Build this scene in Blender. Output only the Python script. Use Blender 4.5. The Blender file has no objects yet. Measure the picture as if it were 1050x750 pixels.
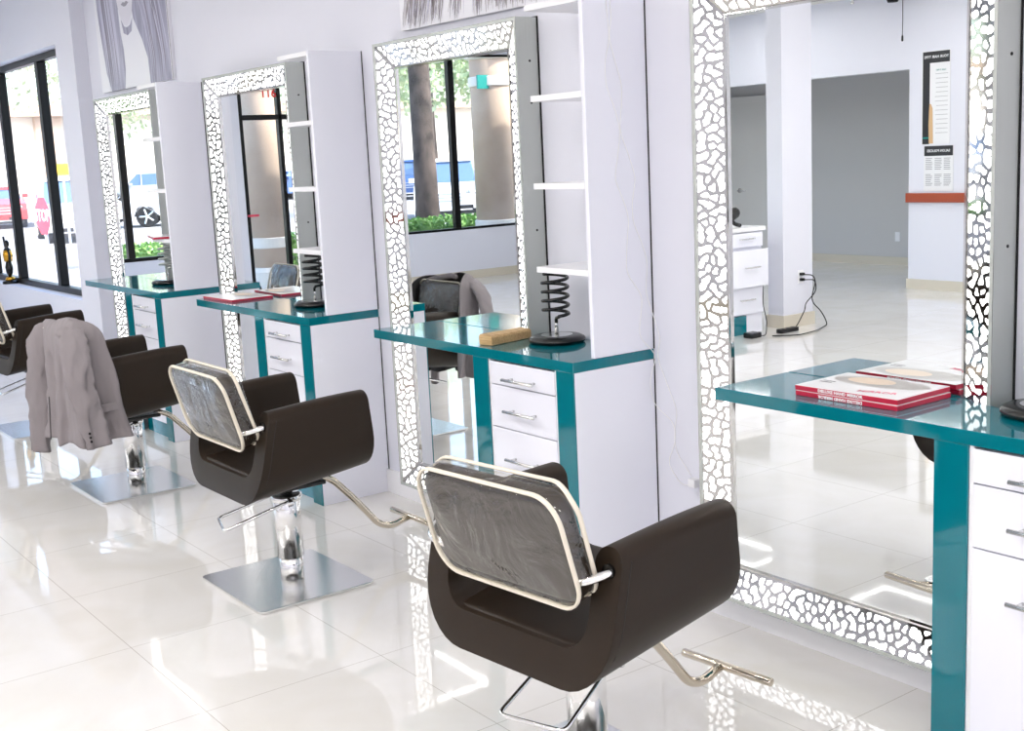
import bpy, bmesh, math, random
from mathutils import Vector, Matrix, noise
R = random.Random(7)
PI = math.pi
scene = bpy.context.scene
COL = scene.collection

# ------------------------------------------------------------------ materials
def lin(c):
    return tuple(((v/255)/12.92 if v/255 <= .04045 else ((v/255+.055)/1.055)**2.4) for v in c)
def mat(name, rgb, rough=.5, metal=0., spec=.5, coat=0., emit=None, estr=0.):
    m = bpy.data.materials.new(name); m.use_nodes = True
    b = m.node_tree.nodes['Principled BSDF']
    b.inputs['Base Color'].default_value = (*lin(rgb), 1)
    b.inputs['Roughness'].default_value = rough
    b.inputs['Metallic'].default_value = metal
    b.inputs['Specular IOR Level'].default_value = spec
    b.inputs['Coat Weight'].default_value = coat
    b.inputs['Coat Roughness'].default_value = .03
    if emit:
        b.inputs['Emission Color'].default_value = (*lin(emit), 1)
        b.inputs['Emission Strength'].default_value = estr
    return m
def N(m, t, **kw):
    n = m.node_tree.nodes.new(t)
    for k, v in kw.items(): setattr(n, k, v)
    return n
def L(m, a, b): m.node_tree.links.new(a, b)
def bsdf(m): return m.node_tree.nodes['Principled BSDF']
def add_noise_colour(m, c1, c2, scale=5, coord='Object', detail=4, stretch=None, lo=.3, hi=.7):
    tc = N(m, 'ShaderNodeTexCoord'); nz = N(m, 'ShaderNodeTexNoise'); rp = N(m, 'ShaderNodeValToRGB')
    nz.inputs['Scale'].default_value = scale; nz.inputs['Detail'].default_value = detail
    src = tc.outputs[coord]
    if stretch:
        mp = N(m, 'ShaderNodeMapping'); mp.inputs['Scale'].default_value = stretch
        L(m, src, mp.inputs['Vector']); src = mp.outputs['Vector']
    L(m, src, nz.inputs['Vector']); L(m, nz.outputs['Fac'], rp.inputs['Fac'])
    rp.color_ramp.elements[0].color = (*lin(c1), 1); rp.color_ramp.elements[0].position = lo
    rp.color_ramp.elements[1].color = (*lin(c2), 1); rp.color_ramp.elements[1].position = hi
    L(m, rp.outputs['Color'], bsdf(m).inputs['Base Color'])
    return nz
def add_bump(m, scale, strength, dist=.002, detail=3, stretch=None):
    tc = N(m, 'ShaderNodeTexCoord'); nz = N(m, 'ShaderNodeTexNoise'); bp = N(m, 'ShaderNodeBump')
    nz.inputs['Scale'].default_value = scale; nz.inputs['Detail'].default_value = detail
    bp.inputs['Strength'].default_value = strength; bp.inputs['Distance'].default_value = dist
    src = tc.outputs['Object']
    if stretch:
        mp = N(m, 'ShaderNodeMapping'); mp.inputs['Scale'].default_value = stretch
        L(m, src, mp.inputs['Vector']); src = mp.outputs['Vector']
    L(m, src, nz.inputs['Vector']); L(m, nz.outputs['Fac'], bp.inputs['Height'])
    L(m, bp.outputs['Normal'], bsdf(m).inputs['Normal'])

M = {}
M['wall'] = mat('wall_paint', (228, 229, 240), .55); add_bump(M['wall'], 60, .15, .001)
M['ceiling'] = mat('ceiling_paint', (236, 234, 230), .7)
M['lacquer'] = mat('white_lacquer', (240, 241, 252), .16, coat=.2)
M['white'] = mat('white_board', (244, 244, 248), .35)
M['teal'] = mat('teal_lacquer', (0, 112, 126), .07, spec=.5, coat=.25)
M['black'] = mat('black_plastic', (14, 14, 15), .25)
M['gap'] = mat('matt_black_and_shadow', (18, 18, 20), .8)  # matt black for small parts and for painted shadow lines at the wall
M['frameblack'] = mat('black_window_metal', (6, 6, 8), .35, spec=.25)
M['vinyl'] = mat('brown_vinyl', (37, 27, 18), .45, spec=.25); add_bump(M['vinyl'], 350, .12, .0006)
M['seam'] = mat('dark_seam', (34, 30, 27), .7)
M['chrome'] = mat('chrome', (236, 236, 237), .09, 1.)
M['chromewarm'] = mat('warm_chrome', (214, 204, 188), .12, 1.)
M['steel'] = mat('brushed_steel', (226, 226, 225), .22, 1.)
M['satin'] = mat('satin_aluminium', (192, 196, 192), .38, .35); add_bump(M['satin'], 3, .1, .01, stretch=(40, 40, 1))
M['polish'] = mat('polished_steel', (206, 205, 202), .05, 1.)
M['mirror'] = mat('mirror_glass', (240, 243, 243), .0, 1.)
M['binding'] = mat('cream_binding', (224, 216, 200), .45)
M['tilebase'] = mat('beige_tile_trim', (214, 206, 190), .25)
M['alcove'] = mat('shade_toned_wall', (204, 203, 203), .6)  # dimness of the alcove is put into this base colour
M['door'] = mat('grey_door_paint', (226, 224, 220), .5)
M['jacket'] = mat('grey_suiting', (138, 131, 134), .85); add_bump(M['jacket'], 11, .7, .035, detail=2, stretch=(1, 1, .28))
M['lining'] = mat('dark_lining', (52, 50, 52), .6)
M['wood'] = mat('raw_wood', (196, 160, 110), .6)
add_noise_colour(M['wood'], (176, 140, 92), (214, 182, 134), 9, stretch=(2, 22, 22))
M['crimson'] = mat('crimson_card', (186, 28, 62), .3)
M['card'] = mat('white_card', (240, 240, 243), .2)
M['skin'] = mat('printed_skin', (226, 204, 182), .3)
M['printgrey'] = mat('printed_grey', (172, 168, 166), .3)
M['pinkink'] = mat('pink_ink', (214, 70, 110), .4)
M['wire'] = mat('white_wire', (250, 250, 250), .5)
M['rust'] = mat('brick_red_trim', (166, 72, 40), .4)
M['gold'] = mat('gold_metal', (214, 160, 60), .25, 1.)
M['asphalt'] = mat('asphalt', (150, 150, 152), .9)
M['paving'] = mat('concrete_paving', (200, 198, 194), .8)
M['planter'] = mat('dark_planter_block', (70, 76, 88), .8)
M['leaf'] = mat('hedge_leaf', (70, 122, 50), .6); add_noise_colour(M['leaf'], (74, 124, 56), (150, 190, 104), 6)
M['leafpale'] = mat('pale_leaf', (140, 170, 110), .6); add_noise_colour(M['leafpale'], (150, 172, 128), (206, 214, 180), 2)
M['bark'] = mat('bark', (96, 84, 78), .9); add_noise_colour(M['bark'], (48, 42, 40), (100, 88, 82), 7, stretch=(1, 1, .5)); 
M['carwhite'] = mat('white_car_paint', (236, 238, 240), .2, coat=.6)
M['cargrey'] = mat('silver_car_paint', (170, 176, 186), .25, coat=.6)
M['carred'] = mat('red_car_paint', (206, 60, 60), .25, coat=.6)
M['carblue'] = mat('blue_car_paint', (60, 92, 150), .25, coat=.6)
M['carglass'] = mat('car_glass', (90, 116, 150), .08)
M['rubber'] = mat('tyre_rubber', (36, 36, 38), .8)
M['beige'] = mat('beige_render', (196, 172, 150), .8); add_noise_colour(M['beige'], (182, 158, 138), (206, 184, 164), 1.5)
M['cream'] = mat('cream_render', (232, 226, 216), .8)
M['stopred'] = mat('sign_red', (216, 60, 84), .5)
M['yellow'] = mat('sign_yellow', (240, 190, 30), .5)
M['signteal'] = mat('sign_teal', (0, 140, 130), .5)
M['numred'] = mat('number_red', (214, 30, 40), .5)
M['ring'] = mat('ring_light', (255, 255, 255), .5, emit=(255, 252, 248), estr=150.)
M['chart'] = mat('chart_dark', (34, 34, 38), .4)
M['inkgrey'] = mat('ink_grey', (150, 152, 158), .6)
M['hairblond'] = mat('printed_blond', (214, 178, 134), .5)
M['hair'] = mat('printed_hair', (150, 148, 170), .35)
add_noise_colour(M['hair'], (134, 132, 158), (196, 196, 216), 9, detail=6, stretch=(3.2, 1, .35), lo=.3, hi=.8)
M['hairbrown'] = mat('printed_hair_warm', (120, 108, 112), .35)
add_noise_colour(M['hairbrown'], (84, 74, 80), (196, 190, 194), 8, detail=7, stretch=(5, 1, .35), lo=.34, hi=.72)
M['hairlight'] = mat('printed_hair_light', (198, 197, 216), .35); M['hairdark'] = mat('printed_hair_dark', (126, 120, 140), .35)
M['print'] = mat('poster_print', (236, 236, 244), .3)
M['printskin'] = mat('poster_skin', (226, 224, 234), .3)
M['printline'] = mat('poster_line', (150, 146, 160), .3)

# floor: polished cream tile
def floor_mat():
    m = mat('polished_cream_tile', (226, 220, 210), .04, spec=.75, coat=.35)
    tc = N(m, 'ShaderNodeTexCoord'); mp = N(m, 'ShaderNodeMapping'); br = N(m, 'ShaderNodeTexBrick')
    mp.inputs['Location'].default_value = (.19, 1.675, 0)
    br.offset = 0; br.squash = 1
    br.inputs['Scale'].default_value = 1; br.inputs['Brick Width'].default_value = .652
    br.inputs['Row Height'].default_value = .605; br.inputs['Mortar Size'].default_value = .0012
    br.inputs['Mortar Smooth'].default_value = .1; br.inputs['Bias'].default_value = 0
    for k in ('Color1', 'Color2'): br.inputs[k].default_value = (*lin((228, 224, 217)), 1)
    br.inputs['Mortar'].default_value = (*lin((176, 170, 162)), 1)
    L(m, tc.outputs['Object'], mp.inputs['Vector']); L(m, mp.outputs['Vector'], br.inputs['Vector'])
    nz = N(m, 'ShaderNodeTexNoise'); nz.inputs['Scale'].default_value = 2.2; nz.inputs['Detail'].default_value = 6
    nz.inputs['Distortion'].default_value = 1.2
    L(m, tc.outputs['Object'], nz.inputs['Vector'])
    rp = N(m, 'ShaderNodeValToRGB')
    rp.color_ramp.elements[0].color = (*lin((225, 222, 218)), 1); rp.color_ramp.elements[0].position = .35
    rp.color_ramp.elements[1].color = (*lin((231, 229, 228)), 1); rp.color_ramp.elements[1].position = .65
    L(m, nz.outputs['Fac'], rp.inputs['Fac'])
    mx = N(m, 'ShaderNodeMixRGB'); L(m, br.outputs['Fac'], mx.inputs['Fac'])
    L(m, rp.outputs['Color'], mx.inputs['Color1']); mx.inputs['Color2'].default_value = (*lin((176, 170, 162)), 1)
    L(m, mx.outputs['Color'], bsdf(m).inputs['Base Color'])
    return m
M['floor'] = floor_mat()
M['ringdim'] = mat('ring_light_dimmed', (255, 255, 255), .5, emit=(255, 252, 248), estr=60.)

# window glass / vinyl film: thin sheets
def film(name, tint, clear, rough, bump=None, bdist=.01):
    m = bpy.data.materials.new(name); m.use_nodes = True
    nt = m.node_tree; nt.nodes.clear()
    out = N(m, 'ShaderNodeOutputMaterial'); tr = N(m, 'ShaderNodeBsdfTransparent'); gl = N(m, 'ShaderNodeBsdfGlossy')
    mx = N(m, 'ShaderNodeMixShader'); fr = N(m, 'ShaderNodeFresnel'); mt = N(m, 'ShaderNodeMath', operation='MULTIPLY_ADD')
    tr.inputs['Color'].default_value = (*tint, 1); gl.inputs['Roughness'].default_value = rough
    fr.inputs['IOR'].default_value = 1.5
    mt.inputs[1].default_value = 1.; mt.inputs[2].default_value = clear
    gm = N(m, 'ShaderNodeNewGeometry'); inv = N(m, 'ShaderNodeMath', operation='SUBTRACT'); inv.inputs[0].default_value = 1
    mu = N(m, 'ShaderNodeMath', operation='MULTIPLY')
    L(m, fr.outputs['Fac'], mt.inputs[0]); L(m, gm.outputs['Backfacing'], inv.inputs[1])
    L(m, mt.outputs[0], mu.inputs[0]); L(m, inv.outputs[0], mu.inputs[1]); L(m, mu.outputs[0], mx.inputs['Fac'])
    L(m, tr.outputs[0], mx.inputs[1]); L(m, gl.outputs[0], mx.inputs[2]); L(m, mx.outputs[0], out.inputs['Surface'])
    if bump:
        tc = N(m, 'ShaderNodeTexCoord'); nz = N(m, 'ShaderNodeTexNoise'); bp = N(m, 'ShaderNodeBump')
        nz.inputs['Scale'].default_value = bump[0]; nz.inputs['Detail'].default_value = 3
        nz.inputs['Distortion'].default_value = 2.5
        bp.inputs['Strength'].default_value = bump[1]; bp.inputs['Distance'].default_value = bdist
        L(m, tc.outputs['Object'], nz.inputs['Vector']); L(m, nz.outputs['Fac'], bp.inputs['Height'])
        L(m, bp.outputs['Normal'], gl.inputs['Normal']); L(m, bp.outputs['Normal'], fr.inputs['Normal'])
    return m
M['glass'] = film('window_glass', (.97, .98, .98), 0., 0.)
M['film'] = film('clear_vinyl', (.97, .96, .93), .07, .04, (6, 1.), .014)

# polished steel face and the lit cut-outs behind it
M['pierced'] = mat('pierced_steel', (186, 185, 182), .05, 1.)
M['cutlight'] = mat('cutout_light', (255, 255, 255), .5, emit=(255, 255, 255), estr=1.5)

# ------------------------------------------------------------------ mesh helpers
def obj(name, bm, m, parent=None, smooth=False, bevel=0., seg=2, angle=40, sub=0):
    me = bpy.data.meshes.new(name)
    bmesh.ops.recalc_face_normals(bm, faces=bm.faces[:])
    bm.to_mesh(me); bm.free()
    o = bpy.data.objects.new(name, me); COL.objects.link(o)
    me.materials.append(M[m] if isinstance(m, str) else m)
    if smooth:
        for p in me.polygons: p.use_smooth = True
    if bevel:
        md = o.modifiers.new('bevel', 'BEVEL'); md.width = bevel; md.segments = seg
        md.limit_method = 'ANGLE'; md.angle_limit = math.radians(angle); md.harden_normals = False
    if sub:
        md = o.modifiers.new('sub', 'SUBSURF'); md.levels = sub; md.render_levels = sub
    if parent: o.parent = parent
    return o
def thing(name, label, cat, loc=(0, 0, 0), rz=0., group=None):
    o = bpy.data.objects.new(name, None); COL.objects.link(o); o.empty_display_size = .1
    o.location = loc; o.rotation_euler = (0, 0, rz)
    return tag(o, label, cat, group)
def tag(o, label, cat, group=None, kind=None):
    o['label'] = label; o['category'] = cat
    if group: o['group'] = group
    if kind: o['kind'] = kind
    return o
def struct(name, bm, m, parent=None, **k):
    o = obj(name, bm, m, parent, **k)
    if parent is None: o['kind'] = 'structure'
    return o
def box(bm, x0, x1, y0, y1, z0, z1):
    vs = [bm.verts.new((x, y, z)) for x in (x0, x1) for y in (y0, y1) for z in (z0, z1)]
    for f in ((0, 1, 3, 2), (4, 6, 7, 5), (0, 4, 5, 1), (2, 3, 7, 6), (0, 2, 6, 4), (1, 5, 7, 3)):
        bm.faces.new([vs[i] for i in f])
    return bm
def B(*boxes):
    bm = bmesh.new()
    for b in boxes: box(bm, *b)
    return bm
def tube(bm, pts, r, n=10, closed=False, rad=None, flat=None):
    pts = [Vector(p) for p in pts]
    m = len(pts); rings = []
    t0 = (pts[1]-pts[0]).normalized()
    up = Vector((0, 0, 1)) if abs(t0.z) < .9 else Vector((1, 0, 0))
    nrm = (up - t0*up.dot(t0)).normalized()
    for i in range(m):
        if closed: t = (pts[(i+1) % m]-pts[i-1]).normalized()
        elif i == 0: t = t0
        elif i == m-1: t = (pts[-1]-pts[-2]).normalized()
        else: t = ((pts[i+1]-pts[i]).normalized()+(pts[i]-pts[i-1]).normalized()).normalized()
        nrm = (nrm - t*nrm.dot(t)).normalized(); bi = t.cross(nrm)
        rr = rad[i] if rad else r
        fa, fb = flat if flat else (1, 1)
        rings.append([bm.verts.new(pts[i]+nrm*math.cos(a)*rr*fa+bi*math.sin(a)*rr*fb) for a in [2*PI*k/n for k in range(n)]])
    for i in range(m if closed else m-1):
        a, b = rings[i], rings[(i+1) % m]
        for k in range(n): bm.faces.new((a[k], a[(k+1) % n], b[(k+1) % n], b[k]))
    if not closed:
        bm.faces.new(rings[0][::-1]); bm.faces.new(rings[-1])
    return bm
def T(pts, r, **k): return tube(bmesh.new(), pts, r, **k)
def fillet(pts, r, n=6):
    pts = [Vector(p) for p in pts]; out = [pts[0]]
    for i in range(1, len(pts)-1):
        a, b, c = pts[i-1], pts[i], pts[i+1]
        d1 = (a-b); d2 = (c-b); rr = min(r, d1.length*.48, d2.length*.48)
        p, q = b+d1.normalized()*rr, b+d2.normalized()*rr
        for k in range(n+1):
            t = k/n; out.append(p*(1-t)**2+b*2*t*(1-t)+q*t*t)
    out.append(pts[-1]); return out
def lathe(bm, prof, n=24, c=(0, 0, 0)):
    rings = []
    for r, z in prof:
        if r < 1e-6: rings.append([bm.verts.new((c[0], c[1], c[2]+z))])
        else: rings.append([bm.verts.new((c[0]+r*math.cos(2*PI*k/n), c[1]+r*math.sin(2*PI*k/n), c[2]+z)) for k in range(n)])
    for a, b in zip(rings, rings[1:]):
        for k in range(n):
            if len(a) == 1 and len(b) == 1: continue
            if len(a) == 1: bm.faces.new((a[0], b[k], b[(k+1) % n]))
            elif len(b) == 1: bm.faces.new((a[k], a[(k+1) % n], b[0]))
            else: bm.faces.new((a[k], a[(k+1) % n], b[(k+1) % n], b[k]))
    if len(rings[0]) > 1: bm.faces.new(rings[0][::-1])
    if len(rings[-1]) > 1: bm.faces.new(rings[-1])
    return bm
def prism(bm, poly, axis, a, b):
    """poly of 2D points extruded along axis from a to b (axis 0: (y,z), 1: (x,z), 2: (x,y))"""
    def P(p, v): return (v, p[0], p[1]) if axis == 0 else ((p[0], v, p[1]) if axis == 1 else (p[0], p[1], v))
    u = [bm.verts.new(P(p, a)) for p in poly]; w = [bm.verts.new(P(p, b)) for p in poly]
    bm.faces.new(u); bm.faces.new(w[::-1])
    n = len(poly)
    for i in range(n): bm.faces.new((u[i], u[(i+1) % n], w[(i+1) % n], w[i]))
    return bm
def rrect(w, h, r, n=6, cx=0, cy=0):
    out = []
    for sx, sy, a0 in ((1, 1, 0), (-1, 1, PI/2), (-1, -1, PI), (1, -1, 1.5*PI)):
        for k in range(n+1):
            a = a0+PI/2*k/n
            out.append((cx+sx*(w/2-r)+r*math.cos(a), cy+sy*(h/2-r)+r*math.sin(a)))
    return out
def xform(bm, mtx):
    bmesh.ops.transform(bm, matrix=mtx, verts=bm.verts[:]); return bm
def text_bm(s, size, depth=.0004, align='CENTER', bold=.0, squash=1.):
    cu = bpy.data.curves.new('t', 'FONT'); cu.body = s; cu.size = size; cu.extrude = depth
    cu.align_x = align; cu.align_y = 'CENTER'; cu.offset = bold; cu.resolution_u = 2
    o = bpy.data.objects.new('t', cu); COL.objects.link(o)
    bpy.context.view_layer.update()
    me = o.evaluated_get(bpy.context.evaluated_depsgraph_get()).to_mesh()
    bm = bmesh.new(); bm.from_mesh(me)
    bpy.data.objects.remove(o); bpy.data.curves.remove(cu)
    if squash != 1: xform(bm, Matrix.Diagonal((squash, 1, 1, 1)))
    return bm

# ------------------------------------------------------------------ camera
f_px = 1249.82
Rv = Vector((.59540537, .80199843, -.04786403)); Uv = Vector((-.10947054, .14000206, .98408111)); Fv = Vector((-.79593256, .58068747, -.17115318))
cam = bpy.data.cameras.new('camera'); co = bpy.data.objects.new('camera', cam); COL.objects.link(co)
mw = Matrix(((Rv.x, Uv.x, -Fv.x, 4.4544), (Rv.y, Uv.y, -Fv.y, -2.9169), (Rv.z, Uv.z, -Fv.z, 1.6031), (0, 0, 0, 1)))
co.matrix_world = mw
cam.sensor_fit = 'HORIZONTAL'; cam.sensor_width = 36; cam.lens = f_px*36/1050; cam.clip_end = 400; cam.clip_start = .05
scene.camera = co

# ------------------------------------------------------------------ room
XL, XR, YB, HC = -8.9, 7.2, -10.06, 3.05
YP = -8.15; XP0 = -3.4
struct('floor', B((XL-.2, XR+.2, YB-.2, .2, -.1, 0)), 'floor')
struct('ceiling', B((XL-.2, XR+.2, YB-.2, .2, HC, HC+.15)), 'ceiling')
struct('wall_mirror_side', B((-4.46, XR+.2, 0, .2, 0, HC)), 'wall')
struct('wall_right', B((XR, XR+.2, YB-.2, 0, 0, HC)), 'wall')
wx0, wx1, wz0, wz1 = -8.7, -4.867, .665, 2.55
struct('wall_window_side', B((XL, wx0, -.1, .2, 0, HC), (wx1, -4.46, -.1, .2, 0, HC), (wx0, wx1, -.1, .2, 0, wz0), (wx0, wx1, -.1, .2, wz1, HC)), 'wall')
# end wall with openings (y ranges)
oA = (-2.62, -1.15, .62, 2.9); oD = (-4.7, -3.22, 0., 2.9); oB = (-8.0, -5.0, .645, 2.9)
bm = bmesh.new(); ys = [(-.1, oA[1]), (oA[0], oD[1]), (oD[0], oB[1]), (oB[0], YB-.2)]
for a, b in ys: box(bm, XL-.2, XL, min(a, b), max(a, b), 0, HC)
for o_ in (oA, oD, oB):
    if o_[2] > 0: box(bm, XL-.2, XL, o_[0], o_[1], 0, o_[2])
    box(bm, XL-.2, XL, o_[0], o_[1], o_[3], HC)
struct('wall_left', bm, 'wall')
struct('wall_back', B((XL, XR, YB-.2, YB, 0, HC)), 'alcove')
struct('wall_header', B((XL, XP0, YP-.15, YP, 2.26, HC)), 'wall')
struct('wall_opposite', B((XP0, XR, YP-.15, YP, 0, HC), (XP0, XP0+.15, YB, YP-.15, 0, HC)), 'wall')
struct('wall_pillar', B((-2.745, -2.575, -5.63, -5.25, 0, HC)), 'wall')
struct('baseboard_mirror_side', B((-4.46, XR, -.016, 0, 0, .113)), 'white')
struct('baseboard_window_side', B((XL, -4.46, -.116, -.1, 0, .1)), 'tilebase')
struct('baseboard_left', B((XL, XL+.014, -3.22, -.12, 0, .1), (XL, XL+.014, YP, -4.7, 0, .1)), 'tilebase')
struct('baseboard_back', B((XL, XP0, YB, YB+.014, 0, .105)), 'tilebase')
struct('baseboard_opposite', B((XP0-.014, XR, YP, YP+.014, 0, .105)), 'tilebase')
struct('baseboard_pillar', B((-2.759, -2.561, -5.644, -5.236, 0, .11)), 'tilebase')
struct('trim_1', B((XP0-.02, -.5, YP, YP+.03, .905, 1.0)), 'rust', bevel=.004)

# windows of the window side wall (seen directly)
def frame_win(name, horiz, rng, z0, z1, mulls, plane, depth, transoms=(), w=.07, mw_=.08, bottom=True):
    bm = bmesh.new(); a, b = rng
    def bx(u0, u1, za, zb):
        if horiz: box(bm, u0, u1, plane, plane+depth, za, zb)
        else: box(bm, plane-depth, plane, u0, u1, za, zb)
    bx(a, a+w, z0, z1); bx(b-w, b, z0, z1); bx(a+w, b-w, z1-w, z1)
    if bottom: bx(a+w, b-w, z0, z0+w)
    for m_ in mulls: bx(m_-mw_/2, m_+mw_/2, z0+(w if bottom else 0), z1-w)
    for z in transoms: bx(a+w, b-w, z-.03, z+.03)
    o = struct(name, bm, 'frameblack', bevel=.004)
    g = bmesh.new()
    if horiz: box(g, a+.01, b-.01, plane+depth*.5, plane+depth*.5+.006, z0+.01, z1-.01)
    else: box(g, plane-depth*.5-.006, plane-depth*.5, a+.01, b-.01, z0+.01, z1-.01)
    p = obj('pane', g, 'glass', o)
    return o
frame_win('window_1', True, (wx0, wx1), wz0, wz1, (-5.76, -6.96, -7.85), .0, .07, w=.05)
frame_win('window_2', False, (oA[0], oA[1]), oA[2], oA[3], (-1.83,), XL-.02, .08, mw_=.075, w=.04)
frame_win('window_3', False, (oB[0], oB[1]), oB[2], oB[3], (-6.2, -7.5), XL-.02, .08, mw_=.085, w=.03)
d1 = frame_win('door_1', False, (oD[0], oD[1]), .0, oD[3], (-3.75,), XL-.02, .08, transoms=(2.16,), mw_=.05, w=.055, bottom=False)
obj('push_bar', B((XL-.01, XL+.03, -3.36, -3.235, 1.02, 1.045)), 'stopred', d1)
t = xform(text_bm('116', .135, .002, bold=.003), Matrix.Translation((XL-.035, -3.63, 2.43)) @ Matrix.Rotation(-PI/2, 4, 'Z') @ Matrix.Rotation(PI/2, 4, 'X'))
struct('door_number', t, 'numred', d1)
# internal door in the alcove
dbm = B((-7.66, -6.78, YB+.002, YB+.045, .01, 2.14))
door = struct('door_2', dbm, 'door')
obj('door_frame', B((-7.74, -7.66, YB, YB+.07, 0, 2.22), (-6.78, -6.70, YB, YB+.07, 0, 2.22), (-7.66, -6.78, YB, YB+.07, 2.14, 2.22)), 'door', door)
hb = lathe(bmesh.new(), [(.0, 0), (.033, 0), (.033, .012), (.012, .015), (.012, .05), (0, .05)], 16)
xform(hb, Matrix.Translation((-7.5, YB+.045, .94)) @ Matrix.Rotation(-PI/2, 4, 'X'))
tube(hb, [(-7.5, YB+.09, .94), (-7.36, YB+.09, .94)], .009)
obj('handle', hb, 'steel', door, smooth=True)
tag(obj('outlet_plate', B((-4.96, -4.89, YB, YB+.006, .30, .415)), 'white', bevel=.002), 'white outlet plate low on the far grey wall of the alcove', 'outlet')
sw = B((-6.62, -6.54, YB, YB+.008, .78, .99)); tag(obj('switch_plate', sw, 'white', bevel=.002), 'tall white switch plate beside the grey alcove door', 'switch')

# ------------------------------------------------------------------ ceiling fixtures
def ring_light(x0, x1, y0, y1, label, m='ring'):
    t = thing('ceiling_ring_light', label, 'ceiling light', ((x0+x1)/2, (y0+y1)/2, HC), 0, 'square ring lights on the ceiling')
    w, h = (x1-x0), (y1-y0)
    o1 = rrect(w, h, .06, 5); i1 = rrect(w-.04, h-.04, .045, 5)
    bm = bmesh.new()
    lo = [bm.verts.new((p[0], p[1], -.03)) for p in o1]; li = [bm.verts.new((p[0], p[1], -.03)) for p in i1]
    n = len(lo)
    for i in range(n): bm.faces.new((lo[i], lo[(i+1) % n], li[(i+1) % n], li[i]))
    obj('light_tube', bm, m, t)
    bm = bmesh.new(); prism(bm, rrect(w+.02, h+.02, .07, 5), 2, -.028, 0); obj('housing', bm, 'white', t)
    return t
rings = [(-5.2, -4.0, -2.95, -2.35, 'rectangular ring light on the ceiling, beside the left windows'),
         (-5.65, -4.45, -7.45, -6.85, 'rectangular ring light before the alcove, left of the far pair'),
         (-3.08, -1.88, -7.35, -6.75, 'rectangular ring light before the alcove, right of the far pair'),
         (-1.9, -.7, -2.95, -2.35, 'rectangular ring light above the aisle, second from the windows'),
         (1.4, 2.6, -2.95, -2.35, 'rectangular ring light above the aisle, third from the windows'),
         (4.9, 6.1, -2.95, -2.35, 'rectangular ring light above the aisle, farthest from the windows'),
         (5.4, 6.6, -1.3, -.7, 'added rectangular ring light close to the mirror wall, in the right corner'),  # added lamp, out of view, to brighten the side panels
         (5.2, 6.4, -5.2, -4.6, 'rectangular ring light in the middle row, farthest from the windows'),
         (-5.9, -4.7, -5.2, -4.6, 'rectangular ring light in the middle row, nearest the windows'),
         (-1.2, 0, -5.2, -4.6, 'rectangular ring light in the middle row, second from the windows'),
         (2.5, 3.7, -5.2, -4.6, 'rectangular ring light in the middle row, third from the windows'),
         (1.0, 2.2, -7.35, -6.75, 'rectangular ring light by the opposite wall, next to the far pair'),
         (4.4, 5.6, -7.35, -6.75, 'rectangular ring light by the opposite wall, in the right corner')]
for r_ in rings: ring_light(*r_, m='ringdim' if r_[2] < -6 else 'ring')
sp = thing('ceiling_spotlight', 'black round spotlight hanging near the alcove with a thin dark cord', 'ceiling light', (-3.5, -8.0, HC))
b_ = lathe(bmesh.new(), [(0, -.12), (.05, -.118), (.062, -.09), (.05, -.03), (.02, -.01), (.02, 0)], 20)
obj('lamp_head', b_, 'black', sp, smooth=True)
obj('cord', T([(.12, 0, 0), (.122, 0, -.3), (.118, 0, -.46)], .004, n=6), 'black', sp)
obj('cord_pull', lathe(bmesh.new(), [(0, -.52), (.01, -.51), (.01, -.47), (.004, -.45)], 10, (.118, 0, 0)), 'black', sp, smooth=True)
b_ = lathe(bmesh.new(), [(.028, .004), (.028, -.012), (.01, -.02), (.01, -.05), (.018, -.055), (.016, -.075), (0, -.078)], 16)
spr = tag(obj('sprinkler_head', b_, 'steel', smooth=True), 'small metal sprinkler head on the ceiling before the alcove', 'sprinkler'); spr.location = (-4.0, -8.0, HC)

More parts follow.
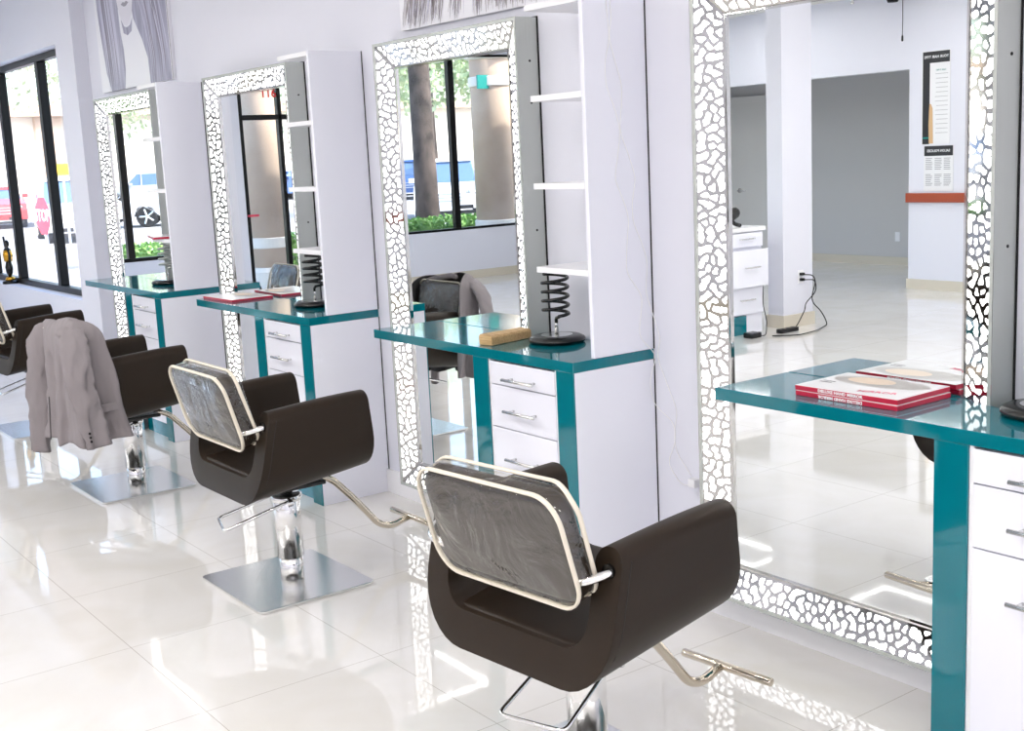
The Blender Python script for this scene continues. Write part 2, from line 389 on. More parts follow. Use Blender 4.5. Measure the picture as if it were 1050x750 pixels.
# ------------------------------------------------------------------ stations
SP = 1.9179
BR = random.Random(11)
def blobs(ln, sl, w, rn):
    """amoeba shaped openings in a mitred rail of length ln and slant width sl"""
    gap = .0038; mar = .014; sp = .0275
    def inside(x, y, m=.0):
        if y < mar+m or y > sl-mar-m: return False
        k = y/sl*w
        return k+.012+m < x < ln-k-.012-m
    pts = []; tries = 0
    cells = {}
    while tries < 26000:
        tries += 1
        x, y = rn.uniform(.01, ln-.01), rn.uniform(mar+.006, sl-mar-.006)
        if not inside(x, y, .005): continue
        cx_, cy_ = int(x/sp), int(y/sp)
        if any(math.hypot((x-q[0])*1., y-q[1]) < sp*.86 for a_ in (-1, 0, 1) for b_ in (-1, 0, 1) for q in cells.get((cx_+a_, cy_+b_), ())): continue
        pts.append((x, y)); cells.setdefault((cx_, cy_), []).append((x, y))
    out = []
    mate = {}
    for p_ in pts:
        if p_ in mate or rn.random() > .62: continue
        cx_, cy_ = int(p_[0]/sp), int(p_[1]/sp)
        c_ = [q for a_ in (-1, 0, 1) for b_ in (-1, 0, 1) for q in cells.get((cx_+a_, cy_+b_), ()) if q != p_ and q not in mate and math.hypot(q[0]-p_[0], q[1]-p_[1]) < sp*1.35]
        if c_: q = rn.choice(c_); mate[p_] = q; mate[q] = p_
    for x, y in pts:
        cx_, cy_ = int(x/sp), int(y/sp)
        mt = mate.get((x, y))
        nb = [q for a_ in (-2, -1, 0, 1, 2) for b_ in (-2, -1, 0, 1, 2) for q in cells.get((cx_+a_, cy_+b_), ()) if q != (x, y)]
        n = 26; r = []
        ph = rn.uniform(0, 6.28); k2 = rn.choice((2, 2, 3, 3)); am = rn.uniform(.2, .42); ph3 = rn.uniform(0, 6.28)
        for i in range(n):
            a_ = 2*PI*i/n; dx, dy = math.cos(a_), math.sin(a_); lim = .024
            for q in nb:
                vx, vy = q[0]-x, q[1]-y; d = math.hypot(vx, vy); c = (dx*vx+dy*vy)/d
                if c > .05: lim = min(lim, (d/2-gap)/c if q != mt else d*.62/max(c, .3))
            while lim > .003 and not inside(x+dx*lim, y+dy*lim): lim -= .001
            r.append(lim)
        for _ in range(2):
            r = [min(r[i], .25*r[i-1]+.5*r[i]+.25*r[(i+1) % n]+.0006) for i in range(n)]
        if mt: am *= .55
        r = [r[i]*(1-am*(.5+.5*math.sin(k2*2*PI*i/n+ph))-.1*(.5+.5*math.sin(5*2*PI*i/n+ph3))) for i in range(n)]
        out.append([(x+r[i]*math.cos(2*PI*i/n), y+r[i]*math.sin(2*PI*i/n)) for i in range(n)])
    return out
def mirror(X0, X1, label):
    t = thing('wall_mirror', label, 'mirror', ((X0+X1)/2, 0, .109), 0, 'tall wall mirrors with pierced steel frames')
    W = X1-X0; Z = 2.1034-.109; D = -.1053; G = -.0559; w = .1137
    hx = W/2
    bm = bmesh.new(); cut = bmesh.new()
    sl = math.hypot(w, D-G)
    O = [(-hx, 0), (hx, 0), (hx, Z), (-hx, Z)]; I = [(-hx+w, w), (hx-w, w), (hx-w, Z-w), (-hx+w, Z-w)]
    for i in range(4):
        j = (i+1) % 4
        o0, o1_, i1_, i0 = Vector((O[i][0], D, O[i][1])), Vector((O[j][0], D, O[j][1])), Vector((I[j][0], G-.002, I[j][1])), Vector((I[i][0], G-.002, I[i][1]))
        bm.faces.new([bm.verts.new(q) for q in (o0, o1_, i1_, i0)])
        e = (o1_-o0).normalized(); ln = (o1_-o0).length
        acr = (i0-o0)-e*w; acr.normalize(); nn = e.cross(acr); nn = nn if nn.y < 0 else -nn
        for blob in blobs(ln, sl, w, BR):
            cut.faces.new([cut.verts.new(o0+e*p[0]+acr*p[1]+nn*.0006) for p in blob])
    fr = obj('frame_face', bm, 'pierced', t)
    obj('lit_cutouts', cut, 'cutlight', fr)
    # box sides
    bm = bmesh.new(); th = .012
    box(bm, -hx, -hx+th, D+.0006, -.006, 0, Z); box(bm, hx-th, hx, D+.0006, -.006, 0, Z)
    box(bm, -hx+th, hx-th, D+.0006, -.006, 0, th); box(bm, -hx+th, hx-th, D+.0006, -.006, Z-th, Z)
    sd = obj('side_casing', bm, 'satin', t)
    for z in (.25, .72, 1.2, 1.68, Z-.16):
        b2 = lathe(bmesh.new(), [(0, 0), (.0045, 0), (.0045, .002), (0, .002)], 10)
        xform(b2, Matrix.Translation((hx, -.045, z)) @ Matrix.Rotation(PI/2, 4, 'Y'))
        obj('screw', b2, 'gap', sd)
    obj('glass', B((-hx+w-.003, hx-w+.003, G, G+.005, w-.003, Z-w+.003)), 'mirror', t)
    # thin lip round the glass
    bm = bmesh.new(); l = .006
    box(bm, -hx+w-l, -hx+w, G-.008, G+.004, w-l, Z-w+l); box(bm, hx-w, hx-w+l, G-.008, G+.004, w-l, Z-w+l)
    box(bm, -hx+w, hx-w, G-.008, G+.004, w-l, w); box(bm, -hx+w, hx-w, G-.008, G+.004, Z-w, Z-w+l)
    obj('inner_lip', bm, 'polish', t)
    obj('shadow_backing', B((-hx-.004, hx+.004, -.006, -.0005, .006, Z+.004)), 'gap', t)  # oversize black plate, paints the shadow line between box and wall
    return t
def worktop(X0, X1, label):
    bm = B((0, X1-X0, -.3739, -.062, .8636, .9), (X1-X0-.6, X1-X0, -.062, -.003, .8636, .9)) if False else bmesh.new()
    a = X1-X0; n = .595
    # L-shaped: the left part stops at the mirror glass, the right part runs back to the wall
    prism(bm, [(0, -.3739), (a, -.3739), (a, -.003), (a-n+.006, -.003), (a-n+.006, -.1085), (a-n-.106, -.0595), (0, -.0595)], 2, .8636, .9)
    o = tag(obj('worktop', bm, 'teal', bevel=.0015, seg=2), label, 'counter', 'teal worktops of the styling stations')
    o.location = (X0, 0, 0); return o
def cabinet(X1, label):
    t = thing('drawer_cabinet', label, 'cabinet', (X1, 0, 0), 0, 'white drawer cabinets under the worktops')
    w = .595; f = -.3735
    obj('carcass', B((-w+.012, -.012, f+.045, -.02, .09, .862), (-.018, 0, f+.006, -.004, 0, .8632), (-w, -w+.018, f+.006, -.11, 0, .8632)), 'lacquer', t, bevel=.001)
    for a, b in ((-w, -w+.095), (-.095, 0)):
        obj('leg', B((a, b, f, f+.0055, 0, .8632)), 'teal', t, bevel=.0015)
    obj('plinth', B((-w+.095, -.095, f+.03, f+.045, 0, .095)), 'teal', t)
    obj('filler_strip', B((-w+.095, -w+.107, f+.006, f+.045, .095, .8632), (-.107, -.095, f+.006, f+.045, .095, .8632)), 'white', t)
    obj('shadow_strip', B((-.001, .0025, -.004, -.0005, 0, .8632)), 'gap', t)  # black strip as painted shadow where the cabinet side meets the wall
    for z0, z1 in ((.773, .856), (.613, .769), (.1, .609)):
        d = obj('drawer', B((-w+.108, -.108, f+.003, f+.02, z0, z1)), 'lacquer', t, bevel=.0015)
        zc = z1-.055 if z1 > .8 else (z1-.085 if z1 > .7 else z1-.105)
        xc = -w/2+.01
        bm = T([(xc-.09, f-.028, zc), (xc+.09, f-.028, zc)], .006, n=10)
        for s in (-.065, .065): tube(bm, [(xc+s, f+.003, zc), (xc+s, f-.028, zc)], .0045, n=8)
        obj('handle', bm, 'steel', d, smooth=True)
    return t
def shelf_unit(X1, label):
    t = thing('shelf_unit', label, 'shelf', (X1, 0, .9), 0, 'white shelf units between the mirrors')
    obj('side_panel', B((-.0185, 0, -.2766, -.004, .001, 1.203)), 'lacquer', t, bevel=.001)
    obj('shadow_strip', B((-.001, .0025, -.004, -.0005, .001, 1.203)), 'gap', t)  # shadow line along the panel's wall edge, made as a black strip
    for z, l in ((1.2035, .31), (.897, .295), (.596, .298), (.303, .302)):
        obj('shelf', B((-l, -.0187, -.2766, -.002, z-.021, z-.0005)), 'white', t, bevel=.001)
    return t
def coil_holder(x, y, z, label, coilm, h=.24):
    t = thing('spiral_dryer_holder', label, 'hair dryer holder', (x, y, z), 0, 'spiral hair dryer holders on the worktops')
    obj('base', lathe(bmesh.new(), [(0, 0), (.096, 0), (.105, .005), (.108, .012), (.104, .02), (.09, .027), (.07, .0285), (0, .0285)], 40), 'black', t, smooth=True)
    obj('base_disc', lathe(bmesh.new(), [(0, .0272), (.06, .0275), (.06, .0298), (0, .0298)], 32), 'steel', t)
    obj('stem', lathe(bmesh.new(), [(0, .029), (.009, .029), (.006, .07), (.0055, .075), (0, .075)], 16), 'steel', t, smooth=True)
    pts = [(0, 0, .072), (0, 0, .085), (.003, 0, .092), (.02, -.004, .096)]
    turns = 4.6 if h > .2 else 4.2; n = int(turns*22)
    for i in range(n+1):
        a = -.3+2*PI*turns*i/n; r = .048*min(1, .6+i/10)
        pts.append((r*math.cos(a), r*math.sin(a), .1+(h-.1)*i/n))
    cb = T(pts, .0064, n=8)
    obj('coil', cb, coilm, t, smooth=True)
    return t

place = ['nearest the windows', 'second from the windows', 'third from the windows', 'nearest the camera']
A0 = [-.0261, -.0167, -.0106, .0534]; B0 = [.023, -.0119, -.0112, .02]
C0 = [.0337, .0178, .008, .045]; D0 = [.042, .012, -.0022, .0482]
mlab = ['tall mirror with pierced lit frame reflecting parked cars, nearest the windows',
        'tall mirror with pierced lit frame reflecting the round column and entrance door number',
        'tall mirror with pierced lit frame reflecting the draped jacket and a tree trunk',
        'tall mirror with pierced lit frame reflecting the grey alcove and wall charts']
wlab = ['glossy teal worktop nearest the windows, with a white spiral holder',
        'glossy teal worktop with one flat red and white box near its left end',
        'glossy teal worktop carrying the wooden block and black spiral holder',
        'glossy teal worktop nearest the camera carrying two stacked mirror boxes']
clab = ['white three drawer cabinet with teal legs behind the jacket draped chair',
        'white three drawer cabinet with teal legs, left of the round column reflection station end, second from windows',
        'white three drawer cabinet with teal legs under the worktop with the wooden block',
        'white three drawer cabinet with wide teal leg at the right edge of the picture']
clab[1] = 'white three drawer cabinet with teal legs, second from the windows'
slab = ['white shelf unit holding the pink flat box, nearest the windows',
        'white open shelf unit above the second worktop from the windows',
        'white shelf unit with thin white wires hanging down its side panel',
        'white shelf unit at the right edge above the nearest worktop']
XS = []
for k in range(4):
    o = (k-2)*SP
    mirror(o-.3328+C0[k], o+.7262+D0[k], mlab[k])
    x1 = o+1.326+B0[k]; x0 = o+A0[k]
    if k == 3: x1 = 2.709+.595
    XS.append((x0, x1))
    worktop(x0, x1, wlab[k]); cabinet(x1, clab[k]); shelf_unit(x1, slab[k])
coil_holder(-3.0, -.118, .9, 'spiral dryer holder with grey white coil on the worktop nearest the windows', 'satin', .25)
coil_holder(XS[1][1]-.42, -.118, .9, 'black spiral dryer holder on the second worktop, by the flat box', 'black', .25)
coil_holder(.912, -.118, .9, 'black spiral dryer holder next to the wooden block', 'black', .255)
coil_holder(2.85, -.118, .9, 'spiral dryer holder with white coil at the right edge of the picture', 'wire', .25)

# ------------------------------------------------------------------ things on the worktops
def mirror_box(x, y, z, rz, label, w=.335, d=.235, h=.0145, flip=False, txt=True, group=None):
    t = thing('mirror_box', label, 'box', (x, y, z), rz, group)
    obj('box_body', B((-w/2, w/2, -d/2, d/2, .0003, h-.0012)), 'crimson', t, bevel=.001)
    c = obj('cover', B((-w/2+.001, w/2-.001, -d/2+.001, d/2-.001, h-.0012, h)), 'card', t)
    def flatpoly(poly, m, zz, nm):
        bm = bmesh.new(); prism(bm, poly, 2, h, h+zz); return obj(nm, bm, m, c)
    hair = [(.15*math.cos(a)+.0, .062*math.sin(a)+.045) for a in [2*PI*i/28 for i in range(28)]]
    flatpoly(hair, 'printgrey', .0002, 'printed_hair')
    flatpoly([(.075*math.cos(a)-.035, .04*math.sin(a)+.05) for a in [2*PI*i/24 for i in range(24)]], 'skin', .0004, 'printed_face')
    if txt:
        tb = xform(text_bm('MIRROR', .03, .0002, bold=.0004), Matrix.Translation((.07, -.07, h+.0003)) @ Matrix.Rotation(.25, 4, 'Z'))
        obj('title', tb, 'pinkink', c)
        obj('printed_mark', B((-w/2+.02, -w/2+.06, -.02, -.014, h, h+.0003), (-w/2+.02, -w/2+.06, -.036, -.03, h, h+.0003)), 'chart', c)
        for s in (-1, 1):
            tb = text_bm('DELUXE HAND MIRROR', .0115, .0002, bold=.0005, squash=1.18)
            if flip: xform(tb, Matrix.Rotation(PI, 4, 'Z'))
            mt = Matrix.Translation((-.015*1, -d/2-.0002, h*.46)) @ Matrix.Rotation(PI/2, 4, 'X')
            if s > 0: mt = Matrix.Rotation(PI, 4, 'Z') @ mt
            obj('spine_lettering', xform(tb, mt), 'card', t)
    return t
mirror_box(2.388, -.193, .9, .0, 'crimson edged white mirror box, lower of the pair on the nearest worktop', flip=True)
mirror_box(2.383, -.189, .9147, .015, 'white mirror box with a printed face, upper of the pair on the nearest worktop')
mirror_box(-1.765, -.205, .9, .03, 'flat red and white box lying on the second worktop from the windows', w=.36, d=.24, h=.013, txt=False)
mirror_box(-2.76, -.19, 1.203, -.25, 'thin pink and white box sticking out of the shelf nearest the windows', w=.33, d=.2, h=.014, txt=False)
# wooden block
bm = bmesh.new()
prism(bm, [(-.035, 0), (.035, 0), (.036, .03), (.028, .038), (-.028, .041), (-.036, .032)], 1, -.11, .11)
for v in bm.verts:
    if v.co.y > 0: v.co.x *= .8; v.co.z *= .92
bmesh.ops.subdivide_edges(bm, edges=bm.edges[:], cuts=3)
for v in bm.verts: v.co += Vector((noise.noise(v.co*14)*.004, 0, 0))
wb = tag(obj('wooden_block', bm, 'wood', bevel=.002), 'rough wooden block lying against the third mirror on the teal worktop', 'wood block')
wb.location = (.735, -.226, .901); wb.rotation_euler = (0, 0, .16)

# wires on the side panel
def px_ray(x, y): return Fv+Rv*(x-525)/f_px-Uv*(y-375)/f_px
def wire_pts(pp):
    out = []
    Cc = Vector((4.4544, -2.9169, 1.6031))
    px1 = XS[2][1]+.0035
    for x, y in pp:
        d = px_ray(x, y); t = (px1-Cc.x)/d.x; p = Cc+d*t
        if p.y > -.006: t = (-.004-Cc.y)/d.y; p = Cc+d*t; p.y = -.004 if p.z > .12 else -.02
        out.append(p)
    return out
wa = [(621, 0), (623, 20), (625, 40), (620, 63), (621, 87), (630, 110), (636, 133), (634, 157), (630, 183), (640, 207), (645, 224), (643, 248), (642, 279), (659, 304), (655, 345), (673.5, 364.5), (666, 390), (670, 414), (691.5, 434), (693, 452), (684.7, 475), (699, 498.5), (713, 496)]
wb_ = [(625, 0), (627, 17), (624, 37), (629, 57), (638, 88), (637, 113), (635, 133), (645, 160), (652, 183), (648, 207), (649, 228), (658, 248), (664, 268), (662, 300), (677.5, 347), (673.5, 365), (680, 383), (695, 423), (691.5, 440), (692.6, 462), (713, 495)]
ww = thing('hanging_wire', 'thin white twin wire hanging down the shelf side panel to a wall plug', 'wire', (XS[2][1], -.004, .4))
for i, q in enumerate((wa, wb_)):
    pts = wire_pts(q); bm = T(fillet([p-Vector(ww.location) for p in pts], .03, 3), .0013, n=6)
    obj('wire_strand', bm, 'wire', ww, smooth=True)
p = wire_pts([(714, 495)])[0]-Vector(ww.location)
obj('plug', B((p.x-.012, p.x+.02, -.03, .0035, p.z-.012, p.z+.018)), 'white', ww, bevel=.003)

# ------------------------------------------------------------------ posters
def poster(x0, x1, z0, z1, label, which):
    t = thing('portrait_poster', label, 'poster', (x0, 0, z0))
    w, h = x1-x0, z1-z0
    b = obj('canvas', B((0, w, -.02, -.0005, 0, h)), 'print', t, bevel=.001)
    y = -.0203
    def shape(nm, poly, m, k=0):
        bm = bmesh.new(); prism(bm, poly, 1, y-.0004-.0005*k, y+.0003); return obj(nm, bm, m, b)
    def strands(nm, mname, x0, x1, n, zb, zt, wid, curve, k=0):
        bm = bmesh.new()
        for i in range(n):
            c0 = R.uniform(x0, x1); wd = wid*R.uniform(.5, 1.3); zl = zb+R.uniform(0, .05); ph = R.uniform(-.4, .4); am = R.uniform(.6, 1.2)
            L_, R_ = [], []
            for j in range(13):
                q = j/12; z = zl+(zt-zl)*q; off = curve(c0, q, ph)*am; ww = wd*min(1, .12+q*3.2)
                L_.append((min(w-.006, max(.004, c0+off-ww)), z)); R_.append((min(w-.004, max(.006, c0+off+ww)), z))
            poly = L_+R_[::-1]; yy = y-.0002-.0000*k-R.random()*.0006
            bm.faces.new([bm.verts.new((p[0], yy, p[1])) for p in poly])
        return obj(nm, bm, mname, b)
    if which == 0:
        # long straight hair either side of a pale throat, chin at the top of the visible part
        shape('printed_hair', [(.20, .0), (.46, .0), (.50, .12), (.50, .25), (.47, .36), (.46, .5), (.5, .64), (.46, h), (.14, h), (.05, .78), (.055, .55), (.09, .32), (.13, .12)], 'hair')
        shape('printed_hair', [(.93, 0), (w-.02, 0), (w-.015, .5), (w-.1, h), (.74, h), (.68, .62), (.73, .42), (.85, .28), (.92, .16)], 'hair')
        strands('hair_strands', 'hairlight', .16, .42, 16, .0, h, .008, lambda c, q, p: -.10*math.sin(q*2.6)*(.5-c)*2+.02*math.sin(5*q+p), 1)
        strands('hair_strands', 'hairdark', .14, .44, 14, .0, h, .008, lambda c, q, p: -.10*math.sin(q*2.6)*(.5-c)*2+.02*math.sin(5*q+p), 1)
        strands('hair_strands', 'hairlight', .95, w-.05, 9, .02, h, .007, lambda c, q, p: -.2*max(0, q-.15)+.02*math.sin(5*q+p), 1)
        strands('hair_strands', 'hairdark', .95, w-.05, 9, .0, h, .008, lambda c, q, p: -.2*max(0, q-.15)+.02*math.sin(5*q+p), 1)
        shape('printed_face', [(.60+.16*math.sin(a), .66+.27*math.cos(a)) for a in [2*PI*i/30 for i in range(30)]], 'printskin', 1)
        shape('printed_lips', [(.53, .53), (.57, .542), (.60, .535), (.63, .542), (.67, .53), (.62, .512), (.58, .512)], 'printline', 2)
        shape('printed_shadow', [(.50, .44), (.55, .39), (.60, .38), (.66, .39), (.71, .43), (.68, .35), (.6, .33), (.53, .35)], 'hair', 0)
    else:
        cv = lambda c, q, p: .05*math.sin(3.2*q+p*2+c*3)+.02*math.sin(8*q+p)
        for x0_, x1_, n_ in ((.03, .28, 60), (.36, .44, 14), (.52, .56, 14), (.62, .98, 70)):
            strands('hair_strands', 'hairbrown', x0_, x1_, n_, .0, h, .008, cv)
            strands('hair_strands', 'hairlight', x0_, x1_, n_//2, .0, h, .006, cv, 1)
            strands('hair_strands', 'hairdark', x0_, x1_, n_//3, .0, h, .005, cv, 1)
    obj('edge_line', B((w-.0035, w+.0005, -.021, -.0205, 0, h)), 'gap', b)
    return t
poster(-4.17, -2.86, 2.15, 2.98, 'grey portrait poster of long straight hair above the mirror nearest the windows', 0)
poster(-.215, 1.1, 2.15, 2.98, 'pale poster of wavy brown hair strands above the third mirror', 1)

# wall charts on the opposite wall
ch = thing('hair_chart', 'tall hair chart with black header and blond hair strip on the opposite wall', 'poster', (-3.245, YP, 1.49))
obj('sheet', B((0, .325, .001, .006, 0, .93)), 'card', ch)
obj('header', B((.008, .317, .006, .0075, .81, .922)), 'chart', ch)
obj('photo_strip', B((.008, .09, .006, .0072, 0.005, .81)), 'chart', ch)
bm = bmesh.new(); prism(bm, [(.09, .41), (.11, .4), (.125, .36), (.135, .01), (.085, .01), (.08, .2), (.085, .33)], 1, .006, .0078); obj('printed_hair', bm, 'hairblond', ch)
obj('teal_mark', B((.015, .085, .0073, .008, .06, .075)), 'signteal', ch)
def wtext(s, size, x, z, m, par, nm, bold=0.):
    b = xform(text_bm(s, size, .0004, bold=bold), Matrix.Translation((x, .0084, z)) @ Matrix.Rotation(PI, 4, 'Z') @ Matrix.Rotation(PI/2, 4, 'X'))
    return obj(nm, b, m, par)
wtext('YOUR HAIR TYPE', .036, .165, .868, 'card', ch, 'header_lettering', .0008)
wtext('HAIR TYPES', .022, .22, .735, 'signteal', ch, 'subtitle')
bm = bmesh.new(); R.seed(3)
for i in range(14): z = .7-.045*i; box(bm, .15+R.random()*.02, .3, .006, .0066, z-.002, z+.002)
obj('text_lines', bm, 'inkgrey', ch)
pc = thing('price_chart', 'white price sheet with black header below the hair chart on the opposite wall', 'poster', (-3.215, YP, 1.02))
obj('sheet', B((0, .34, .001, .006, 0, .46)), 'card', pc)
obj('header', B((.004, .336, .006, .0075, .355, .455)), 'chart', pc)
wtext('SALON POLICIES', .036, .17, .405, 'card', pc, 'header_lettering', .0008)
bm = bmesh.new()
for c_ in range(3):
    for i in range(16):
        if i in (7, 8): continue
        z = .33-.018*i; box(bm, .02+c_*.106, .02+c_*.106+.06+R.random()*.025, .006, .0066, z-.004, z+.003)
obj('text_lines', bm, 'inkgrey', pc)

# ------------------------------------------------------------------ opposite drawer cabinet, hair dryer, cables
oc = thing('side_drawer_cabinet', 'white side cabinet with pulled out drawer beside the far pillar', 'cabinet', (-2.62, -4.8, 0))
obj('carcass', B((-.5, -.02, -.25, .55, .0, .865)), 'lacquer', oc, bevel=.002)
obj('top', B((-.52, .012, -.275, .56, .865, .9)), 'white', oc, bevel=.002)
for z0, z1, out, y1 in ((.735, .855, 0, .2), (.405, .715, .06, .2), (.17, .395, 0, .2)):
    d = obj('drawer', B((-.018+out, .002+out, -.245, y1, z0, z1)), 'lacquer', oc, bevel=.002)
    if out: obj('drawer_box', B((-.3, -.018+out, -.23, y1-.02, z0+.02, z1-.05)), 'white', d)
    zc = (z0+z1)/2+.01
    bm = T([(.03+out, -.12, zc), (.03+out, .06, zc)], .006)
    for s in (-.1, .04): tube(bm, [(out, s, zc), (.03+out, s, zc)], .004, n=6)
    obj('handle', bm, 'steel', d)
obj('plinth', B((-.02, .004, -.03, .5, .0, .16)), 'teal', oc)
hd = thing('hair_dryer', 'black hair dryer lying on the white side cabinet', 'hair dryer', (-2.7, -4.74, .901))
bm = bmesh.new(); lathe(bm, [(0, -.1), (.03, -.1), (.035, -.06), (.048, 0), (.05, .06), (.04, .085), (0, .09)], 20)
xform(bm, Matrix.Translation((0, 0, .1)) @ Matrix.Rotation(1.15, 4, 'X')); obj('barrel', bm, 'black', hd, smooth=True)
obj('handle', T([(0, .03, .09), (0, -.06, .03), (0, -.12, .014)], .017, n=12), 'black', hd, smooth=True)
obj('nozzle', xform(lathe(bmesh.new(), [(.0, 0), (.032, 0), (.026, .03), (.03, .05), (0, .05)], 16), Matrix.Translation((0, .1, .058)) @ Matrix.Rotation(-1.9, 4, 'X')), 'black', hd, smooth=True)
ob = thing('wall_outlet', 'white double outlet with two black plugs on the far pillar', 'outlet', (-2.575, -5.47, .43))
obj('plate', B((0.0, .006, -.035, .035, -.058, .058)), 'white', ob, bevel=.002)
for z in (.024, -.024): obj('plug', B((.006, .04, -.015, .02, z-.012, z+.012)), 'black', ob, bevel=.003)
pc_ = [(-2.53, -5.47, .45), (-2.5, -5.56, .44), (-2.5, -5.6, .3), (-2.52, -5.47, .2), (-2.5, -5.44, .15), (-2.48, -5.3, .012), (-2.45, -5.18, .008)]
pc2 = [(-2.53, -5.47, .405), (-2.49, -5.58, .4), (-2.49, -5.5, .22), (-2.47, -5.62, .12), (-2.4, -5.62, .008), (-2.25, -5.3, .008), (-2.2, -5.0, .008), (-2.35, -4.85, .008)]
ps = thing('power_strip', 'black power strip on the floor by the far pillar', 'power strip', (-2.42, -5.12, 0), 0)
def shifted(pp, o): return [Vector(p)-Vector(o) for p in pp]
obj('power_cord', T(shifted(fillet(pc_, .06), (-2.42, -5.12, 0)), .005, n=6), 'black', ps, smooth=True)
obj('strip_body', B((-.03, .03, -.11, .11, .0, .035)), 'black', ps, bevel=.004)
obj('socket', B((-.012, .012, -.08, -.05, .035, .036), (-.012, .012, -.015, .015, .035, .036), (-.012, .012, .05, .08, .035, .036)), 'gap', ps)
ps2 = tag(obj('power_adapter', B((-.05, .05, -.06, .06, 0, .045)), 'black', bevel=.008), 'black power adapter on the floor before the teal plinth', 'adapter'); ps2.location = (-2.45, -4.72, 0)
obj('power_cord', T(shifted(fillet(pc2, .08), (-2.45, -4.72, 0)), .005, n=6), 'black', ps2, smooth=True)
obj('thin_cord', T(shifted(fillet([(-2.56, -4.98, .4), (-2.55, -4.96, .25), (-2.56, -5.02, .1), (-2.46, -4.9, .008), (-2.4, -4.8, .008), (-2.44, -4.74, .03)], .05), (-2.45, -4.72, 0)), .004, n=6), 'black', ps2, smooth=True)

# trophy on the window sill
tr = thing('trophy_figurine', 'small black and gold figurine on the sill of the left window', 'figurine', (-7.08, -.05, wz0))
obj('base', lathe(bmesh.new(), [(0, 0), (.07, 0), (.07, .02), (.05, .03), (0, .03)], 24), 'black', tr)
obj('gold_band', lathe(bmesh.new(), [(0, .03), (.045, .03), (.038, .055), (.02, .065), (0, .065)], 24), 'gold', tr, smooth=True)
bm = lathe(bmesh.new(), [(.012, .065), (.03, .1), (.034, .15), (.022, .2), (.036, .27), (.03, .31), (.012, .325), (.022, .345), (.024, .37), (.012, .39), (0, .392)], 20)
tube(bm, [(-.03, 0, .3), (-.06, 0, .34), (-.08, 0, .42)], .01, n=8); tube(bm, [(.03, 0, .3), (.06, 0, .25), (.05, 0, .2)], .01, n=8)
obj('figure', bm, 'black', tr, smooth=True)
obj('gold_wrap', lathe(bmesh.new(), [(.036, .2), (.042, .26), (.034, .3)], 20), 'gold', tr, smooth=True)

# ------------------------------------------------------------------ chairs
def shell_bm():
    prof = []   # (x, h) cross section, h=0 bottom, 1 arm top
    W, TH, ZB, ZT = .33, .082, 0., .30
    n = 8; out = []
    rb = .15; rt = .036; ri = .07; zs = .085
    def arc(cx, cz, r, a0, a1, n=n): return [(cx+r*math.cos(a0+(a1-a0)*i/n), cz+r*math.sin(a0+(a1-a0)*i/n)) for i in range(n+1)]
    # right outer bottom, going up, over the arm, down inside, across, and mirrored
    right = [(0, 0)]
    right += [(.09, 0)]
    right += arc(W-rb, rb, rb, -PI/2, 0)
    right += arc(W-rt, ZT-rt, rt, 0, PI/2, 6)
    right += arc(W-TH+rt, ZT-rt, rt, PI/2, PI, 6)
    right += arc(W-TH-ri, zs+ri, ri, 0, -PI/2, 5)
    right += [(.08, zs), (0, zs)]
    left = [(-x, z) for x, z in right[1:-1]][::-1]
    loop = right+left
    bm = bmesh.new(); rings = []
    NS = 12
    for s in range(NS+1):
        u = s/NS; ring = []
        for x, z in loop:
            h = z/ZT
            yb = -.262+.07*h**1.2; yf = .215+.03*(1-h)*0+(-.02*h)
            yf = .232-.03*h
            zb = .398+.06*u; zt = .745+.02*math.sin(u*PI/2)
            y = yb+(yf-yb)*u
            ring.append(bm.verts.new((x*(1-.03*u*0), y, zb+(zt-zb)*h)))
        rings.append(ring)
    m = len(loop)
    for a, b in zip(rings, rings[1:]):
        for i in range(m): bm.faces.new((a[i], a[(i+1) % m], b[(i+1) % m], b[i]))
    # end caps as strips between outer and inner outline
    h = len(right)
    for ring, flip in ((rings[0], False), (rings[-1], True)):
        f = bm.faces.new(ring if flip else ring[::-1])
    bmesh.ops.triangulate(bm, faces=[f for f in bm.faces if len(f.verts) > 4])
    return bm
def pad_rings(w, h, t, rc, er, bulge, n=9, m=5, wr=0., seed=0):
    """rounded-rectangle pad centred on the origin, thickness along y"""
    bm = bmesh.new(); rings = []
    def ring(inset, y):
        base = rrect(w-2*inset, h-2*inset, max(rc-inset, .012), n)
        vs = []
        for px, pz in base:
            yy = y
            if wr:
                q = Vector((px*7+seed, pz*7, y*3)); d = noise.noise(q)*wr+noise.noise(q*3.1)*wr*.5
                yy = y+(d if y > 0 else -d); sc = 1+noise.noise(q*1.7)*wr*1.6
                px *= sc; pz *= sc
            vs.append(bm.verts.new((px, yy, pz)))
        return vs
    seqs = []
    for side in (-1, 1):
        s = []
        for k in range(m, -1, -1) if side < 0 else range(0, m+1):
            a = PI/2*k/m
            s.append((er*(1-math.cos(a)) if True else 0, side*(t/2-er+er*math.sin(a))))
        inn = [(er+(min(w, h)/2-er-.02)*q, side*(t/2+bulge*math.sin(q*PI/2))) for q in (.12, .3, .5, .75, 1)]
        s = (inn[::-1]+s) if side < 0 else (s+inn)
        seqs += s
    for ins, y in seqs: rings.append(ring(ins, y))
    N_ = len(rings[0])
    for a, b in zip(rings, rings[1:]):
        for i in range(N_): bm.faces.new((a[i], a[(i+1) % N_], b[(i+1) % N_], b[i]))
    bm.faces.new(rings[0][::-1]); bm.faces.new(rings[-1])
    return bm
BACK = Matrix.Translation((.026, -.272, .752)) @ Matrix.Rotation(.27, 4, 'X')
